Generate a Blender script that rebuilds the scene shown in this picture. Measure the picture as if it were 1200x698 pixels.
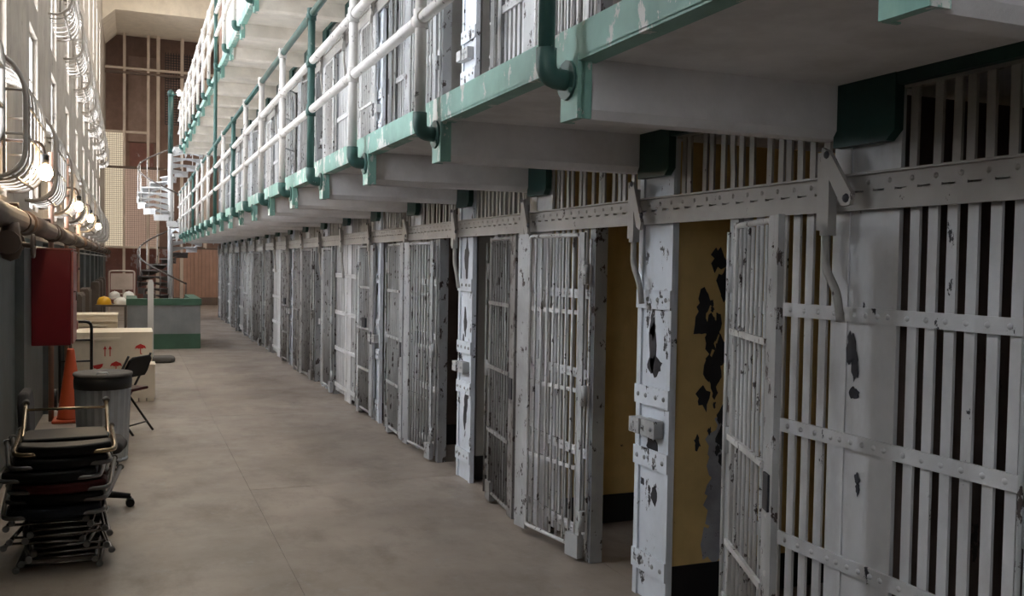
import bpy, math, random
from mathutils import Vector, Matrix
random.seed(7)
for o in list(bpy.data.objects): bpy.data.objects.remove(o)
sc = bpy.context.scene
C = sc.collection
pi = math.pi

# ------------------------------------------------------------------ camera
YAW, PITCH, ROLL, CAMH, FPX = .3862, .0344, .0163, 1.7648, 1100.0
fw = Vector((math.sin(YAW)*math.cos(PITCH), math.cos(YAW)*math.cos(PITCH), -math.sin(PITCH)))
R0 = Vector((math.cos(YAW), -math.sin(YAW), 0)); U0 = R0.cross(fw)
cx = R0*math.cos(ROLL) + U0*math.sin(ROLL); cy = U0*math.cos(ROLL) - R0*math.sin(ROLL); cz = -fw
cam = bpy.data.objects.new('camera', bpy.data.cameras.new('camera')); C.objects.link(cam)
cam.matrix_world = Matrix(((cx.x,cy.x,cz.x,0),(cx.y,cy.y,cz.y,0),(cx.z,cy.z,cz.z,CAMH),(0,0,0,1)))
cam.data.sensor_width = 36; cam.data.lens = FPX/1200*36; cam.data.clip_start = .05; cam.data.clip_end = 200
sc.camera = cam

# ------------------------------------------------------------------ light and exposure
sc.view_settings.view_transform = 'Standard'; sc.view_settings.look = 'None'
sc.view_settings.gamma = 1; sc.view_settings.use_curve_mapping = False
sc.view_settings.exposure = 1.5
w = bpy.data.worlds.new('overcast_sky'); sc.world = w; w.use_nodes = True
bg = w.node_tree.nodes['Background']; bg.inputs[0].default_value = (.95, .97, 1, 1); bg.inputs[1].default_value = 9.0

WIN_Y = [-.9] + [5.40 + 2.75*j for j in range(11)]        # window centres along the left wall; first one added behind the camera for light
SKY_Y = [(4.0, 9.5), (10.5, 16), (17, 22.5), (23.5, 29), (30, 34.5)]
SKY_X = (-.45, 1.9)
ROOF = 11.6
def portal(loc, size, rot):
    l = bpy.data.lights.new('window_daylight', 'AREA'); l.shape = 'RECTANGLE'; l.size, l.size_y = size
    l.cycles.is_portal = True
    o = bpy.data.objects.new('window_daylight', l); C.objects.link(o); o.location = loc; o.rotation_euler = rot
for y in WIN_Y:
    portal((-1.07, y, 3.175), (1.85, .9), (0, -pi/2, 0))
    portal((-1.07, y, 5.445), (2.11, .9), (0, -pi/2, 0))
    portal((-1.07, y, 8.1), (2.2, .9), (0, -pi/2, 0))  # portal of the added top row
for a, b in [(31.6, 34.6), (36.4, 39.0)]: portal((5.08, (a+b)/2, 6.4), (6.4, b-a), (0, pi/2, 0))  # portals of the windows added beyond the block
for a, b in SKY_Y:
    portal(((SKY_X[0]+SKY_X[1])/2, (a+b)/2, ROOF+.22), (SKY_X[1]-SKY_X[0], b-a), (0, 0, 0))

# ------------------------------------------------------------------ materials
MATS = {}
def newmat(name):
    m = bpy.data.materials.new(name); m.use_nodes = True; MATS[name] = m
    nt = m.node_tree; return m, nt, nt.nodes['Principled BSDF']
def ramp(nt, src, p0, p1, c0=(0,0,0,1), c1=(1,1,1,1)):
    r = nt.nodes.new('ShaderNodeValToRGB'); r.color_ramp.elements[0].position = p0; r.color_ramp.elements[1].position = p1
    r.color_ramp.elements[0].color = c0; r.color_ramp.elements[1].color = c1
    nt.links.new(src, r.inputs[0]); return r.outputs[0]
def noise(nt, scale, detail=6, rough=.6, stretch=(1,1,1), off=0):
    g = nt.nodes.new('ShaderNodeNewGeometry'); mp = nt.nodes.new('ShaderNodeMapping'); mp.inputs['Scale'].default_value = stretch
    mp.inputs['Location'].default_value = (off, off*1.7, off*.6)
    nt.links.new(g.outputs['Position'], mp.inputs[0])
    n = nt.nodes.new('ShaderNodeTexNoise'); n.inputs['Scale'].default_value = scale; n.inputs['Detail'].default_value = detail; n.inputs['Roughness'].default_value = rough
    nt.links.new(mp.outputs[0], n.inputs[0]); return n.outputs[0]
def mix(nt, fac, a, b):
    m = nt.nodes.new('ShaderNodeMix'); m.data_type = 'RGBA'
    if isinstance(fac, float): m.inputs[0].default_value = fac
    else: nt.links.new(fac, m.inputs[0])
    for s, i in ((a, 6), (b, 7)):
        if isinstance(s, tuple): m.inputs[i].default_value = (*s[:3], 1)
        else: nt.links.new(s, m.inputs[i])
    return m.outputs[2]
def paint(name, col, var=.12, chip=None, chip_amt=.0, chip_scale=9, rough=.55, metal=0, dirt=None, dirt_amt=.35, dirt_scale=2.5, streak=(1,1,.3), bump=.15, spec=.4):
    """weathered paint: tone variation, dirt streaks, small chips through to the metal or plaster"""
    m, nt, b = newmat(name)
    dark = tuple(c*(1-var*2) for c in col); light = tuple(min(1, c*(1+var)) for c in col)
    c = mix(nt, ramp(nt, noise(nt, 3.1, 4, off=3), .3, .7), dark, light)
    if dirt:
        c = mix(nt, ramp(nt, noise(nt, dirt_scale, 8, .65, streak, 11), .62-dirt_amt*.3, .85), c, dirt)
    n2 = noise(nt, chip_scale*2.2, 8, .7, (1,1,.7), 5)
    if chip:
        k = ramp(nt, noise(nt, chip_scale, 8, .68, (1,1,.6), 23), .72-chip_amt*.25, .735-chip_amt*.25)
        c = mix(nt, k, c, chip)
    nt.links.new(c, b.inputs['Base Color'])
    b.inputs['Roughness'].default_value = rough; b.inputs['Metallic'].default_value = metal
    b.inputs['Specular IOR Level'].default_value = spec
    bp = nt.nodes.new('ShaderNodeBump'); bp.inputs['Strength'].default_value = bump; bp.inputs['Distance'].default_value = .01
    nt.links.new(n2, bp.inputs['Height']); nt.links.new(bp.outputs[0], b.inputs['Normal'])
    return m
RUST = (.045,.032,.028); STEEL = (.035,.036,.042)
paint('white_steel', (.59,.595,.60), .08, STEEL, .28, 7, .5, dirt=(.33,.31,.29), dirt_amt=.4)
paint('pillar_white', (.66,.71,.77), .08, STEEL, .46, 8, .5, dirt=(.40,.40,.41), dirt_amt=.4)
paint('door_grey', (.44,.45,.45), .12, RUST, .5, 14, .55, dirt=(.2,.175,.15), dirt_amt=.5)
paint('bar_worn', (.66,.66,.65), .12, RUST, .5, 22, .55, dirt=(.25,.21,.18), dirt_amt=.6)
paint('door_dark', (.27,.265,.26), .14, RUST, .6, 14, .6, dirt=(.10,.085,.075), dirt_amt=.7)
paint('stile_grey', (.36,.375,.385), .12, RUST, .5, 16, .55, dirt=(.17,.15,.13), dirt_amt=.55)
paint('lock_beige', (.36,.345,.32), .1, RUST, .3, 12, .5, dirt=(.22,.2,.17), dirt_amt=.4, streak=(.3,.3,1))
paint('vent_beige', (.40,.385,.355), .1, RUST, .25, 10, .55, dirt=(.2,.18,.16), dirt_amt=.4)
paint('bare_steel', (.028,.03,.038), .2, rough=.45)
paint('gallery_white', (.75,.735,.735), .07, (.4,.38,.37), .12, 6, .7, dirt=(.50,.47,.46), dirt_amt=.45, streak=(1,1,1), bump=.4)
paint('gallery_cream', (.70,.65,.57), .07, (.4,.36,.3), .12, 6, .7, dirt=(.5,.45,.38), dirt_amt=.4, streak=(1,1,1), bump=.4)
paint('gallery_teal', (.25,.46,.395), .14, (.62,.64,.6), .62, 6, .5, dirt=(.08,.2,.16), dirt_amt=.35)
paint('gallery_dark_green', (.012,.05,.042), .2, (.06,.08,.07), .2, 8, .45)
paint('pipe_white', (.72,.70,.67), .08, (.10,.09,.085), .42, 16, .45, dirt=(.40,.37,.34), dirt_amt=.35)
paint('pipe_green', (.05,.125,.11), .15, (.35,.4,.38), .25, 14, .42, dirt=(.03,.07,.06), dirt_amt=.4)
paint('plaster_white', (.62,.60,.57), .08, (.3,.28,.26), .25, 4, .8, dirt=(.42,.39,.36), dirt_amt=.5)
paint('plaster_window_wall', (.40,.35,.295), .1, (.20,.18,.165), .38, 4, .8, dirt=(.27,.245,.22), dirt_amt=.6, bump=.4)
paint('dado_green_grey', (.10,.113,.112), .12, (.07,.07,.07), .25, 6, .55, dirt=(.07,.07,.065), dirt_amt=.5)
paint('ceiling_cream', (.78,.70,.58), .05, rough=.85, dirt=(.62,.54,.43), dirt_amt=.3, streak=(1,1,1))
paint('yellow_plaster', (.64,.46,.19), .1, (.05,.04,.035), .18, 5, .7, dirt=(.42,.28,.11), dirt_amt=.4)
paint('white_plaster', (.58,.57,.54), .08, (.25,.22,.2), .2, 4, .75, dirt=(.36,.33,.3), dirt_amt=.4)
paint('brown_plaster', (.13,.095,.078), .15, (.05,.04,.035), .3, 6, .7)
paint('grey_plaster', (.34,.35,.35), .1, (.12,.11,.1), .25, 5, .7)
paint('peeled_plaster', (.36,.37,.41), .2, (.16,.15,.17), .5, 14, .85, bump=.5)
paint('black_base', (.015,.015,.017), .2, rough=.5)
paint('red_paint', (.12,.004,.009), .08, rough=.3, bump=.03, spec=.5)
paint('red_metal_edge', (.30,.10,.09), .08, rough=.35, bump=.03)
paint('black_plastic', (.012,.012,.013), .2, rough=.4, bump=.05)
paint('black_vinyl', (.008,.0078,.0078), .2, rough=.5, bump=.05, spec=.15)
paint('maroon_vinyl', (.055,.010,.010), .2, rough=.5, bump=.05, spec=.15)
paint('blue_vinyl', (.012,.015,.022), .2, rough=.5, bump=.05, spec=.15)
paint('grey_fabric', (.062,.058,.06), .2, rough=.95, bump=.2)
paint('chrome', (.32,.30,.285), .1, rough=.26, metal=1, bump=.03)
paint('dark_chrome', (.17,.16,.155), .12, rough=.3, metal=1, bump=.03)
paint('brass_tube', (.40,.31,.2), .1, rough=.26, metal=1, bump=.03)
paint('rubber', (.14,.135,.13), .1, rough=.8)
paint('galvanised', (.42,.45,.48), .1, rough=.38, metal=.75, dirt=(.3,.3,.31), dirt_amt=.4, bump=.05)
paint('grey_band', (.38,.37,.36), .1, rough=.4)
paint('orange_plastic', (.50,.075,.02), .1, rough=.5, bump=.03)
paint('crate_white', (.70,.62,.50), .05, rough=.6, dirt=(.5,.42,.32), dirt_amt=.25, bump=.05)
paint('print_red', (.50,.03,.025), .05, rough=.6)
paint('counter_grey', (.24,.255,.27), .08, rough=.5, dirt=(.17,.18,.19), dirt_amt=.3)
paint('counter_green', (.055,.125,.085), .1, rough=.45)
paint('post_white', (.56,.56,.55), .06, rough=.5)
paint('sack_grey', (.14,.135,.13), .12, rough=.9)
paint('yellow_plastic', (.75,.42,.03), .05, rough=.35, bump=.02)
paint('white_plastic', (.78,.75,.70), .05, rough=.4, bump=.02)
paint('cart_beige', (.52,.42,.36), .08, rough=.5)
paint('tread_white', (.66,.67,.68), .07, STEEL, .2, 9, .5, dirt=(.35,.34,.33), dirt_amt=.3)
paint('tread_dark', (.13,.11,.10), .15, rough=.55)
paint('wood_panel', (.46,.27,.195), .07, rough=.5, dirt=(.37,.21,.15), dirt_amt=.5, dirt_scale=6, streak=(1,1,.08), bump=.08)
paint('end_brown', (.29,.19,.15), .1, rough=.8, dirt=(.21,.135,.105), dirt_amt=.5, streak=(1,1,.15))
paint('end_brown_light', (.38,.27,.225), .1, rough=.8, dirt=(.29,.2,.16), dirt_amt=.5, streak=(1,1,.15))
paint('end_red', (.27,.13,.11), .1, (.42,.35,.36), .45, 2.2, .75)
paint('frame_cream', (.60,.50,.41), .06, rough=.55)
paint('frame_dark', (.16,.115,.09), .1, rough=.55)
paint('pipe_brown', (.12,.08,.06), .16, (.26,.22,.19), .35, 7, .6, dirt=(.07,.05,.04), dirt_amt=.5)
paint('pipe_copper', (.36,.21,.15), .12, rough=.5)
paint('cage_white', (.38,.35,.315), .08, RUST, .25, 14, .4, dirt=(.35,.31,.27), dirt_amt=.4)
paint('window_frame', (.55,.53,.50), .08, rough=.5)
paint('radiator_brown', (.115,.09,.075), .15, rough=.5)

# concrete floor
m, nt, b = newmat('concrete')
c = mix(nt, ramp(nt, noise(nt, .9, 8, .6, off=2), .3, .7), (.205,.17,.14), (.335,.285,.24))
c = mix(nt, ramp(nt, noise(nt, 2.6, 10, .7, (1,.55,1), 9), .48, .72), c, (.165,.135,.11))
c = mix(nt, ramp(nt, noise(nt, 11, 8, .7, off=4), .58, .75), c, (.27,.25,.235))
c = mix(nt, ramp(nt, noise(nt, 60, 4, .7, off=4), .68, .76), c, (.09,.08,.075))
nt.links.new(c, b.inputs['Base Color'])
nt.links.new(ramp(nt, noise(nt, 1.7, 6), .3, .7, (.36,.36,.36,1), (.62,.62,.62,1)), b.inputs['Roughness'])
bp = nt.nodes.new('ShaderNodeBump'); bp.inputs['Strength'].default_value = .12; bp.inputs['Distance'].default_value = .01
nt.links.new(noise(nt, 25, 8, .7), bp.inputs['Height']); nt.links.new(bp.outputs[0], b.inputs['Normal'])
# window glass
m, nt, b = newmat('window_glass')
out = nt.nodes['Material Output']; t = nt.nodes.new('ShaderNodeBsdfTransparent'); t.inputs[0].default_value = (.9,.91,.93,1)
gl = nt.nodes.new('ShaderNodeBsdfGlossy'); gl.inputs['Roughness'].default_value = .1
ms = nt.nodes.new('ShaderNodeMixShader'); ms.inputs[0].default_value = .05
nt.links.new(t.outputs[0], ms.inputs[1]); nt.links.new(gl.outputs[0], ms.inputs[2]); nt.links.new(ms.outputs[0], out.inputs[0])
m, nt, b = newmat('skylight_glass')
out = nt.nodes['Material Output']; t = nt.nodes.new('ShaderNodeBsdfTransparent'); t.inputs[0].default_value = (.45,.43,.40,1)
nt.links.new(t.outputs[0], out.inputs[0])
m, nt, b = newmat('added_window_glass')  # dim glass for the unseen windows added beyond the block
out = nt.nodes['Material Output']; t = nt.nodes.new('ShaderNodeBsdfTransparent'); t.inputs[0].default_value = (.23,.215,.195,1)
nt.links.new(t.outputs[0], out.inputs[0])
def emit(name, col, s, base=(.8,.8,.8)):
    m, nt, b = newmat(name); b.inputs['Base Color'].default_value = (*base, 1); b.inputs['Roughness'].default_value = .5
    b.inputs['Emission Color'].default_value = (*col, 1); b.inputs['Emission Strength'].default_value = s
emit('bulb_glow', (1,.72,.42), 60)
emit('lamp_glow', (1,.93,.85), 14)
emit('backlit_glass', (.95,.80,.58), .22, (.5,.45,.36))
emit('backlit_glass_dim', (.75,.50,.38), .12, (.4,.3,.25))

# ------------------------------------------------------------------ mesh helpers
class MB:
    def __init__(s): s.v = []; s.f = []
    def box(s, x0, x1, y0, y1, z0, z1, ch=0):
        b = len(s.v)
        s.v += [(x,y,z) for z in (z0,z1) for x,y in ((x0,y0),(x1,y0),(x1,y1),(x0,y1))]
        s.f += [tuple(b+i for i in q) for q in ((3,2,1,0),(4,5,6,7),(0,1,5,4),(1,2,6,5),(2,3,7,6),(3,0,4,7))]
        return s
    def prism(s, pts, axis, a, b):
        """polygon pts (2-D) extruded along axis from a to b"""
        n = len(pts); o = len(s.v)
        for t in (a, b):
            for p, q in pts: s.v.append((t,p,q) if axis == 0 else (p,t,q) if axis == 1 else (p,q,t))
        s.f.append(tuple(o+i for i in range(n))[::-1]); s.f.append(tuple(o+n+i for i in range(n)))
        for i in range(n): j = (i+1) % n; s.f.append((o+i, o+j, o+n+j, o+n+i))
        return s
    def tube(s, pts, r, n=8, caps=True):
        pts = [Vector(p) for p in pts]; o = len(s.v); rr = r if isinstance(r, (list, tuple)) else [r]*len(pts)
        up = None
        for i, p in enumerate(pts):
            d = (pts[min(i+1, len(pts)-1)] - pts[max(i-1, 0)]).normalized()
            if up is None: up = Vector((0,0,1)) if abs(d.z) < .9 else Vector((1,0,0))
            a = (up - d*up.dot(d)).normalized(); up = a; bb = d.cross(a)
            for k in range(n):
                t = 2*pi*k/n; s.v.append(tuple(p + (a*math.cos(t) + bb*math.sin(t))*rr[i]))
        for i in range(len(pts)-1):
            for k in range(n):
                k2 = (k+1) % n; s.f.append((o+i*n+k, o+i*n+k2, o+(i+1)*n+k2, o+(i+1)*n+k))
        if caps:
            s.f.append(tuple(o+k for k in range(n))[::-1]); e = o+(len(pts)-1)*n; s.f.append(tuple(e+k for k in range(n)))
        return s
    def lathe(s, prof, n=24, c=(0,0,0), rib=0):
        o = len(s.v)
        for r, z in prof:
            for k in range(n):
                t = 2*pi*k/n; q = r*(1 + (rib if k % 2 else 0)); s.v.append((c[0]+q*math.cos(t), c[1]+q*math.sin(t), c[2]+z))
        for i in range(len(prof)-1):
            for k in range(n):
                k2 = (k+1) % n; s.f.append((o+i*n+k, o+i*n+k2, o+(i+1)*n+k2, o+(i+1)*n+k))
        if prof[0][0] > 1e-4: s.f.append(tuple(o+k for k in range(n))[::-1])
        if prof[-1][0] > 1e-4: s.f.append(tuple(o+(len(prof)-1)*n+k for k in range(n)))
        return s
    def dome(s, c, r, axis=(-1,0,0), n=6, h=.5):
        a = Vector(axis).normalized(); u = Vector((0,0,1)) if abs(a.z) < .9 else Vector((1,0,0)); u = (u - a*u.dot(a)).normalized(); v = a.cross(u); c = Vector(c); o = len(s.v)
        for q, t in ((1,0),(.72,.6*h)):
            for k in range(n):
                g = 2*pi*k/n; s.v.append(tuple(c + (u*math.cos(g)+v*math.sin(g))*r*q + a*r*t*1.2))
        s.v.append(tuple(c + a*r*h*1.2))
        for k in range(n):
            k2 = (k+1) % n; s.f.append((o+k, o+k2, o+n+k2, o+n+k)); s.f.append((o+n+k, o+n+k2, o+2*n))
        return s
    def mesh(s, name, mat, smooth=False, bevel=0):
        me = bpy.data.meshes.new(name); me.from_pydata(s.v, [], s.f); me.update()
        me.materials.append(MATS[mat])
        if smooth:
            me.polygons.foreach_set('use_smooth', [len(p.vertices) <= 4 for p in me.polygons])
        return me
def fillet(pts, r, n=5):
    """round the corners of a 3-D polyline"""
    P = [Vector(p) for p in pts]; out = [P[0]]
    for i in range(1, len(P)-1):
        a, b, c = P[i-1], P[i], P[i+1]; q = min(r, (a-b).length*.5, (c-b).length*.5)
        p0 = b + (a-b).normalized()*q; p1 = b + (c-b).normalized()*q
        for k in range(n+1):
            t = k/n; out.append(p0*(1-t)**2 + b*2*t*(1-t) + p1*t*t)
    out.append(P[-1]); return out
def put(name, me, parent=None, loc=(0,0,0), rot=(0,0,0), scale=None):
    o = bpy.data.objects.new(name, me); C.objects.link(o); o.parent = parent; o.location = loc; o.rotation_euler = rot
    if scale: o.scale = scale
    return o
def obj(name, mb, mat, parent=None, loc=(0,0,0), rot=(0,0,0), smooth=False):
    return put(name, mb.mesh(name, mat, smooth), parent, loc, rot)
def bevel(o, wd, seg=2):
    md = o.modifiers.new('bevel', 'BEVEL'); md.width = wd; md.segments = seg; md.limit_method = 'ANGLE'; return o
def tag(o, label, cat, group=None, kind=None):
    o['label'] = label; o['category'] = cat
    if group: o['group'] = group
    if kind: o['kind'] = kind
    return o
def struct(o, label=None):
    o['kind'] = 'structure'
    if label: o['label'] = label
    return o
def thing(name, label, cat, loc=(0,0,0), rz=0, group=None):
    o = bpy.data.objects.new(name, None); C.objects.link(o); o.location = loc; o.rotation_euler = (0,0,rz); o.empty_display_size = .1
    return tag(o, label, cat, group)
def stuff(o): o['kind'] = 'stuff'; return o
ORD = ['nearest','second','third','fourth','fifth','sixth','seventh','eighth','ninth','tenth','eleventh','twelfth','thirteenth','fourteenth','fifteenth','sixteenth','seventeenth','eighteenth','nineteenth','twentieth','twenty-first']
def nth(i): return ORD[i]
def blob(rnd, r, n=14, sx=1, sz=1, jag=.35):
    return [(math.cos(2*pi*k/n)*r*sx*(1+rnd.uniform(-jag, jag)), math.sin(2*pi*k/n)*r*sz*(1+rnd.uniform(-jag, jag))) for k in range(n)]

# ------------------------------------------------------------------ dimensions of the place
WX = 2.567                        # plane of the cell fronts
P = 1.5                           # cell pitch
def YC(k): return 4.2745 + (k-1)*P       # centre of pillar k (k odd: lock pillars, k even: grille pillars)
def YB(k): return 2.978 + (k-1)*P        # far side of gallery beam k
TIER = 2.54
LX = -.93                         # left wall
END = 39.4
BLOCK_END = YC(18) + .85
KS = range(-1, 19)

# ------------------------------------------------------------------ setting: floor
fl = obj('floor', MB().box(-1.6, 5.2, -4, 42, -.2, -.012), 'concrete'); struct(fl, 'old concrete floor of the cell house aisle')
xs = [-.95, .86, 2.62, 5.0]; ys = [-4, .02, 3.72, 7.42, 11.12, 14.82, 18.52, 22.22, 25.92, 29.62, 33.3, 37, 41.2]
for i in range(3):
    for j in range(len(ys)-1):
        s = obj('slab', MB().box(xs[i]+.0012, xs[i+1]-.0012, ys[j]+.002, ys[j+1]-.002, -.1, random.uniform(-.001, .0005)), 'concrete', fl)

# left wall with window openings (outer face of plaster at LX)
WZ = [(2.25, 4.1), (4.39, 6.5), (7.0, 9.2)]; WHW = .45  # topmost row is added to brighten the ceiling
mb = MB(); edges = [-4.0]
for y in WIN_Y: edges += [y-WHW, y+WHW]
edges.append(42)
for i in range(0, len(edges), 2): mb.box(LX-.35, LX, edges[i], edges[i+1], 1.95, ROOF)
for y in WIN_Y:
    mb.box(LX-.35, LX, y-WHW, y+WHW, 1.95, WZ[0][0]); mb.box(LX-.35, LX, y-WHW, y+WHW, WZ[0][1], WZ[1][0]); mb.box(LX-.35, LX, y-WHW, y+WHW, WZ[1][1], WZ[2][0]); mb.box(LX-.35, LX, y-WHW, y+WHW, WZ[2][1], ROOF)
wl = struct(obj('wall_left', mb, 'plaster_window_wall'), 'flaking plaster wall with barred tall windows')
obj('dado', MB().box(LX-.35, LX+.015, -4, 42, -.01, 1.95), 'dado_green_grey', wl)
# pilasters between the windows
for j, y in enumerate([3.875] + [a+1.225 for a in WIN_Y]):
    obj('pilaster', MB().box(LX, LX+.085, y-.36, y+.36, 0, 1.93), 'dado_green_grey', wl)
nwin = 0
for j, y in enumerate(WIN_Y):
    for lv, (z0, z1) in enumerate(WZ):
        nwin += 1
        wn = bpy.data.objects.new('window_%d' % nwin, None); C.objects.link(wn); wn.location = (LX-.06, y, z0)
        struct(wn, 'tall steel sash window, %s from the camera, %s row' % (nth(j), ('lower','middle','top')[lv]))
        h = z1-z0; f = MB().box(-.03, .01, -WHW, -WHW+.04, 0, h).box(-.03, .01, WHW-.04, WHW, 0, h).box(-.03, .01, -WHW, WHW, 0, .04).box(-.03, .01, -WHW, WHW, h-.04, h)
        obj('window_frame', f, 'window_frame', wn)
        for q in range(1, 3): obj('mullion', MB().box(-.02, 0, -WHW+q*.3-.012, -WHW+q*.3+.012, .04, h-.04), 'window_frame', wn)
        for q in range(1, 4): obj('glazing_bar', MB().box(-.022, .002, -WHW, WHW, h*q/4-.012, h*q/4+.012), 'window_frame', wn)
        for a in range(3):
            for c_ in range(4): obj('pane', MB().box(-.012, -.009, -WHW+.04+a*(WHW*2-.08)/3, -WHW+.04+(a+1)*(WHW*2-.08)/3, .03+c_*(h-.06)/4, .03+(c_+1)*(h-.06)/4), 'window_glass', wn)

# ceiling with skylights
mb = MB(); cur = -4
for a, b in SKY_Y:
    mb.box(-1.4, 5.2, cur, a, ROOF, ROOF+.2); mb.box(-1.4, SKY_X[0], a, b, ROOF, ROOF+.2); mb.box(SKY_X[1], 5.2, a, b, ROOF, ROOF+.2); cur = b
mb.box(-1.4, 5.2, cur, 42, ROOF, ROOF+.2)
ce = struct(obj('ceiling', mb, 'ceiling_cream'), 'cream ceiling with skylights')
for a, b in SKY_Y:
    for q in range(5):
        y = a + (b-a)*q/5; obj('skylight_pane', MB().box(SKY_X[0], SKY_X[1], y+.03, y+(b-a)/5-.03, ROOF+.1, ROOF+.106), 'skylight_glass', ce)
        obj('skylight_bar', MB().box(SKY_X[0], SKY_X[1], y-.03, y+.03, ROOF+.06, ROOF+.14), 'window_frame', ce)
struct(obj('wall_back', MB().box(-1.4, 5.2, -4.2, -4, 0, ROOF), 'plaster_white'), 'plaster wall behind the aisle')
struct(obj('wall_right', MB().box(WX+.05, WX+.3, -4, BLOCK_END+.1, 2*TIER+.03, ROOF), 'plaster_white'), 'white wall of the upper cell tier')
CROSS = [(31.6, 34.6), (36.4, 39.0)]; CZ = (3.2, 9.6)      # unseen windows added to brighten the arch soffit and end wall
mb = MB().box(4.9, 5.1, -4, CROSS[0][0], 0, ROOF).box(4.9, 5.1, CROSS[0][1], CROSS[1][0], 0, ROOF).box(4.9, 5.1, CROSS[1][1], 42, 0, ROOF)
for a, b in CROSS: mb.box(4.9, 5.1, a, b, 0, CZ[0]).box(4.9, 5.1, a, b, CZ[1], ROOF)
struct(obj('wall_cell_rear', mb, 'plaster_white'), 'pale rear wall of the cells and cross aisle')
for a, b in CROSS:
    nwin += 1; h = CZ[1]-CZ[0]
    wn = bpy.data.objects.new('window_%d' % nwin, None); C.objects.link(wn); wn.location = (5.0, a, CZ[0]); struct(wn, 'unseen window added to light the aisle end beyond the cell block')
    for q in range(5): obj('mullion', MB().box(-.03, .03, (b-a)*q/4-.02, (b-a)*q/4+.02, 0, h), 'window_frame', wn)
    for q in range(9): obj('glazing_bar', MB().box(-.028, .028, 0, b-a, h*q/8-.02, h*q/8+.02), 'window_frame', wn)
    for q in range(4): obj('pane', MB().box(.0, .004, (b-a)*q/4+.02, (b-a)*(q+1)/4-.02, 0, h), 'added_window_glass', wn)
# end of the block: deep cream arch
mb = MB(); s0, s1 = 35.8, END+.4
mb.prism([(-1.1, 9.9), (-1.1, ROOF), (5.2, ROOF), (5.2, 10.45), (-.52, 10.45)], 1, s0, s1)
arch = struct(obj('trim_1', mb, 'ceiling_cream'), 'deep cream arch with chamfered corner at the end of the aisle')
obj('pier', MB().box(-1.15, -.96, s0, s1, 0, 9.95), 'plaster_window_wall', arch)

# ------------------------------------------------------------------ cells
STEELX = WX
CELL = ['grey_plaster']*24
for k, mname in {-1:'brown_plaster', -2:'brown_plaster', 0:'yellow_plaster', 1:'yellow_plaster', 2:'white_plaster', 3:'brown_plaster', 4:'white_plaster', 5:'grey_plaster', 7:'brown_plaster', 8:'grey_plaster'}.items(): CELL[k+2] = mname
for tier in (0, 1):
    z0 = tier*TIER
    for k in range(-1, 19):
        y = YC(k)
        nm = 'wall_cell_partition'
        near, far = CELL[k-1+2], CELL[k+2]
        if tier: near = far = 'white_plaster'
        o = obj(nm, MB().box(WX+.06, 4.9, y-.08, y, z0+.01, z0+2.42), near)
        struct(o, 'partition wall between two cells, %s tier' % ('ground', 'upper')[tier])
        obj('plaster_face', MB().box(WX+.06, 4.9, y, y+.08, z0+.01, z0+2.42), far, o)
        obj('baseboard', MB().box(WX+.058, 4.9, y-.088, y+.088, z0+.005, z0+.2), 'black_base', o)
        if tier == 0 and k == 1:      # flaked patches on the ochre wall
            rnd = random.Random(3)
            for i in range(46):
                x = 2.80 + rnd.random()*.22 + (.03 if i % 3 else -.05); z = rnd.choice([rnd.uniform(1.0, 1.85), rnd.uniform(1.25, 1.7), rnd.uniform(.75, 1.3)])
                r = rnd.uniform(.008, .05) if i % 4 else .055
                obj('flaked_patch', MB().prism([(x+a, z+b) for a, b in blob(rnd, r, 12, .7, 1.2, .5)], 1, y-.083-.0004*i*.1, y-.079), 'bare_steel', o)
            for i in range(7):
                x = 2.86 + rnd.random()*.12; z = .3 + i*.105
                obj('bare_plaster_patch', MB().prism([(x+a, z+b) for a, b in blob(rnd, .10, 16, .75, 1.1, .35)], 1, y-.0815-.00015*i, y-.079), 'peeled_plaster', o)
    struct(obj('ceiling_cells' if not tier else 'ceiling_cells_upper', MB().box(WX-.028, 4.95, -4, BLOCK_END, z0+2.472, z0+TIER+.03), 'gallery_white'), 'concrete slab over the %s tier of cells' % ('ground', 'upper')[tier])
struct(obj('wall_block_end', MB().box(WX-.03, 4.95, BLOCK_END, BLOCK_END+.12, 0, ROOF), 'end_brown_light'), 'end wall of the cell block')
struct(obj('wall_cells_near', MB().box(WX, 4.95, -4, YC(-1)-.18, 0, ROOF), 'grey_plaster'), 'blank wall before the first cell')

# shared meshes for the fronts (local x: depth, -x towards the aisle; y along the aisle; z up)
bar_me = MB().box(-.006, .006, -.021, .021, .06, 2.02).mesh('flat_bar', 'white_steel')
vbar_me = MB().box(-.006, .006, -.017, .017, 2.08, 2.44).mesh('vent_bar', 'vent_beige')
vbar_bent = MB().prism([(-.017,2.08),(.017,2.08),(.013,2.2),(.024,2.33),(.017,2.44),(-.017,2.44),(-.010,2.33),(-.021,2.2)], 0, -.006, .006).mesh('vent_bar', 'vent_beige')
jamb_me = MB().box(-.03, .05, -.032, .032, .0, 2.02).mesh('jamb', 'stile_grey')
STRAPZ = (1.6, 1.114, .635, .15)
def strap_mb(z): return MB().box(-.026, -.0125, -.80, .80, z-.028, z+.028)
riv_y = [s*(.232+.084*i) for i in range(7) for s in (-1,1)] + [-.14,-.09,-.03,.03,.09,.14]
def rivets(z, ys, r=.012, x=-.026):
    m_ = MB()
    for y in ys: m_.dome((x, y, z), r, (-1,0,0), 6, .6)
    return m_
strap_me = [strap_mb(z).mesh('strap', 'white_steel') for z in STRAPZ]
riv_me = [rivets(z, riv_y).mesh('rivet_row', 'white_steel', True) for z in STRAPZ]
gp_plate = MB().box(-.008, .004, -.171, .171, 0, 2.452).mesh('pillar_plate', 'white_steel')
gp_flange = MB().box(-.014, -.007, -.045, .045, 0, 2.452).mesh('pillar_flange', 'white_steel')
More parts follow.
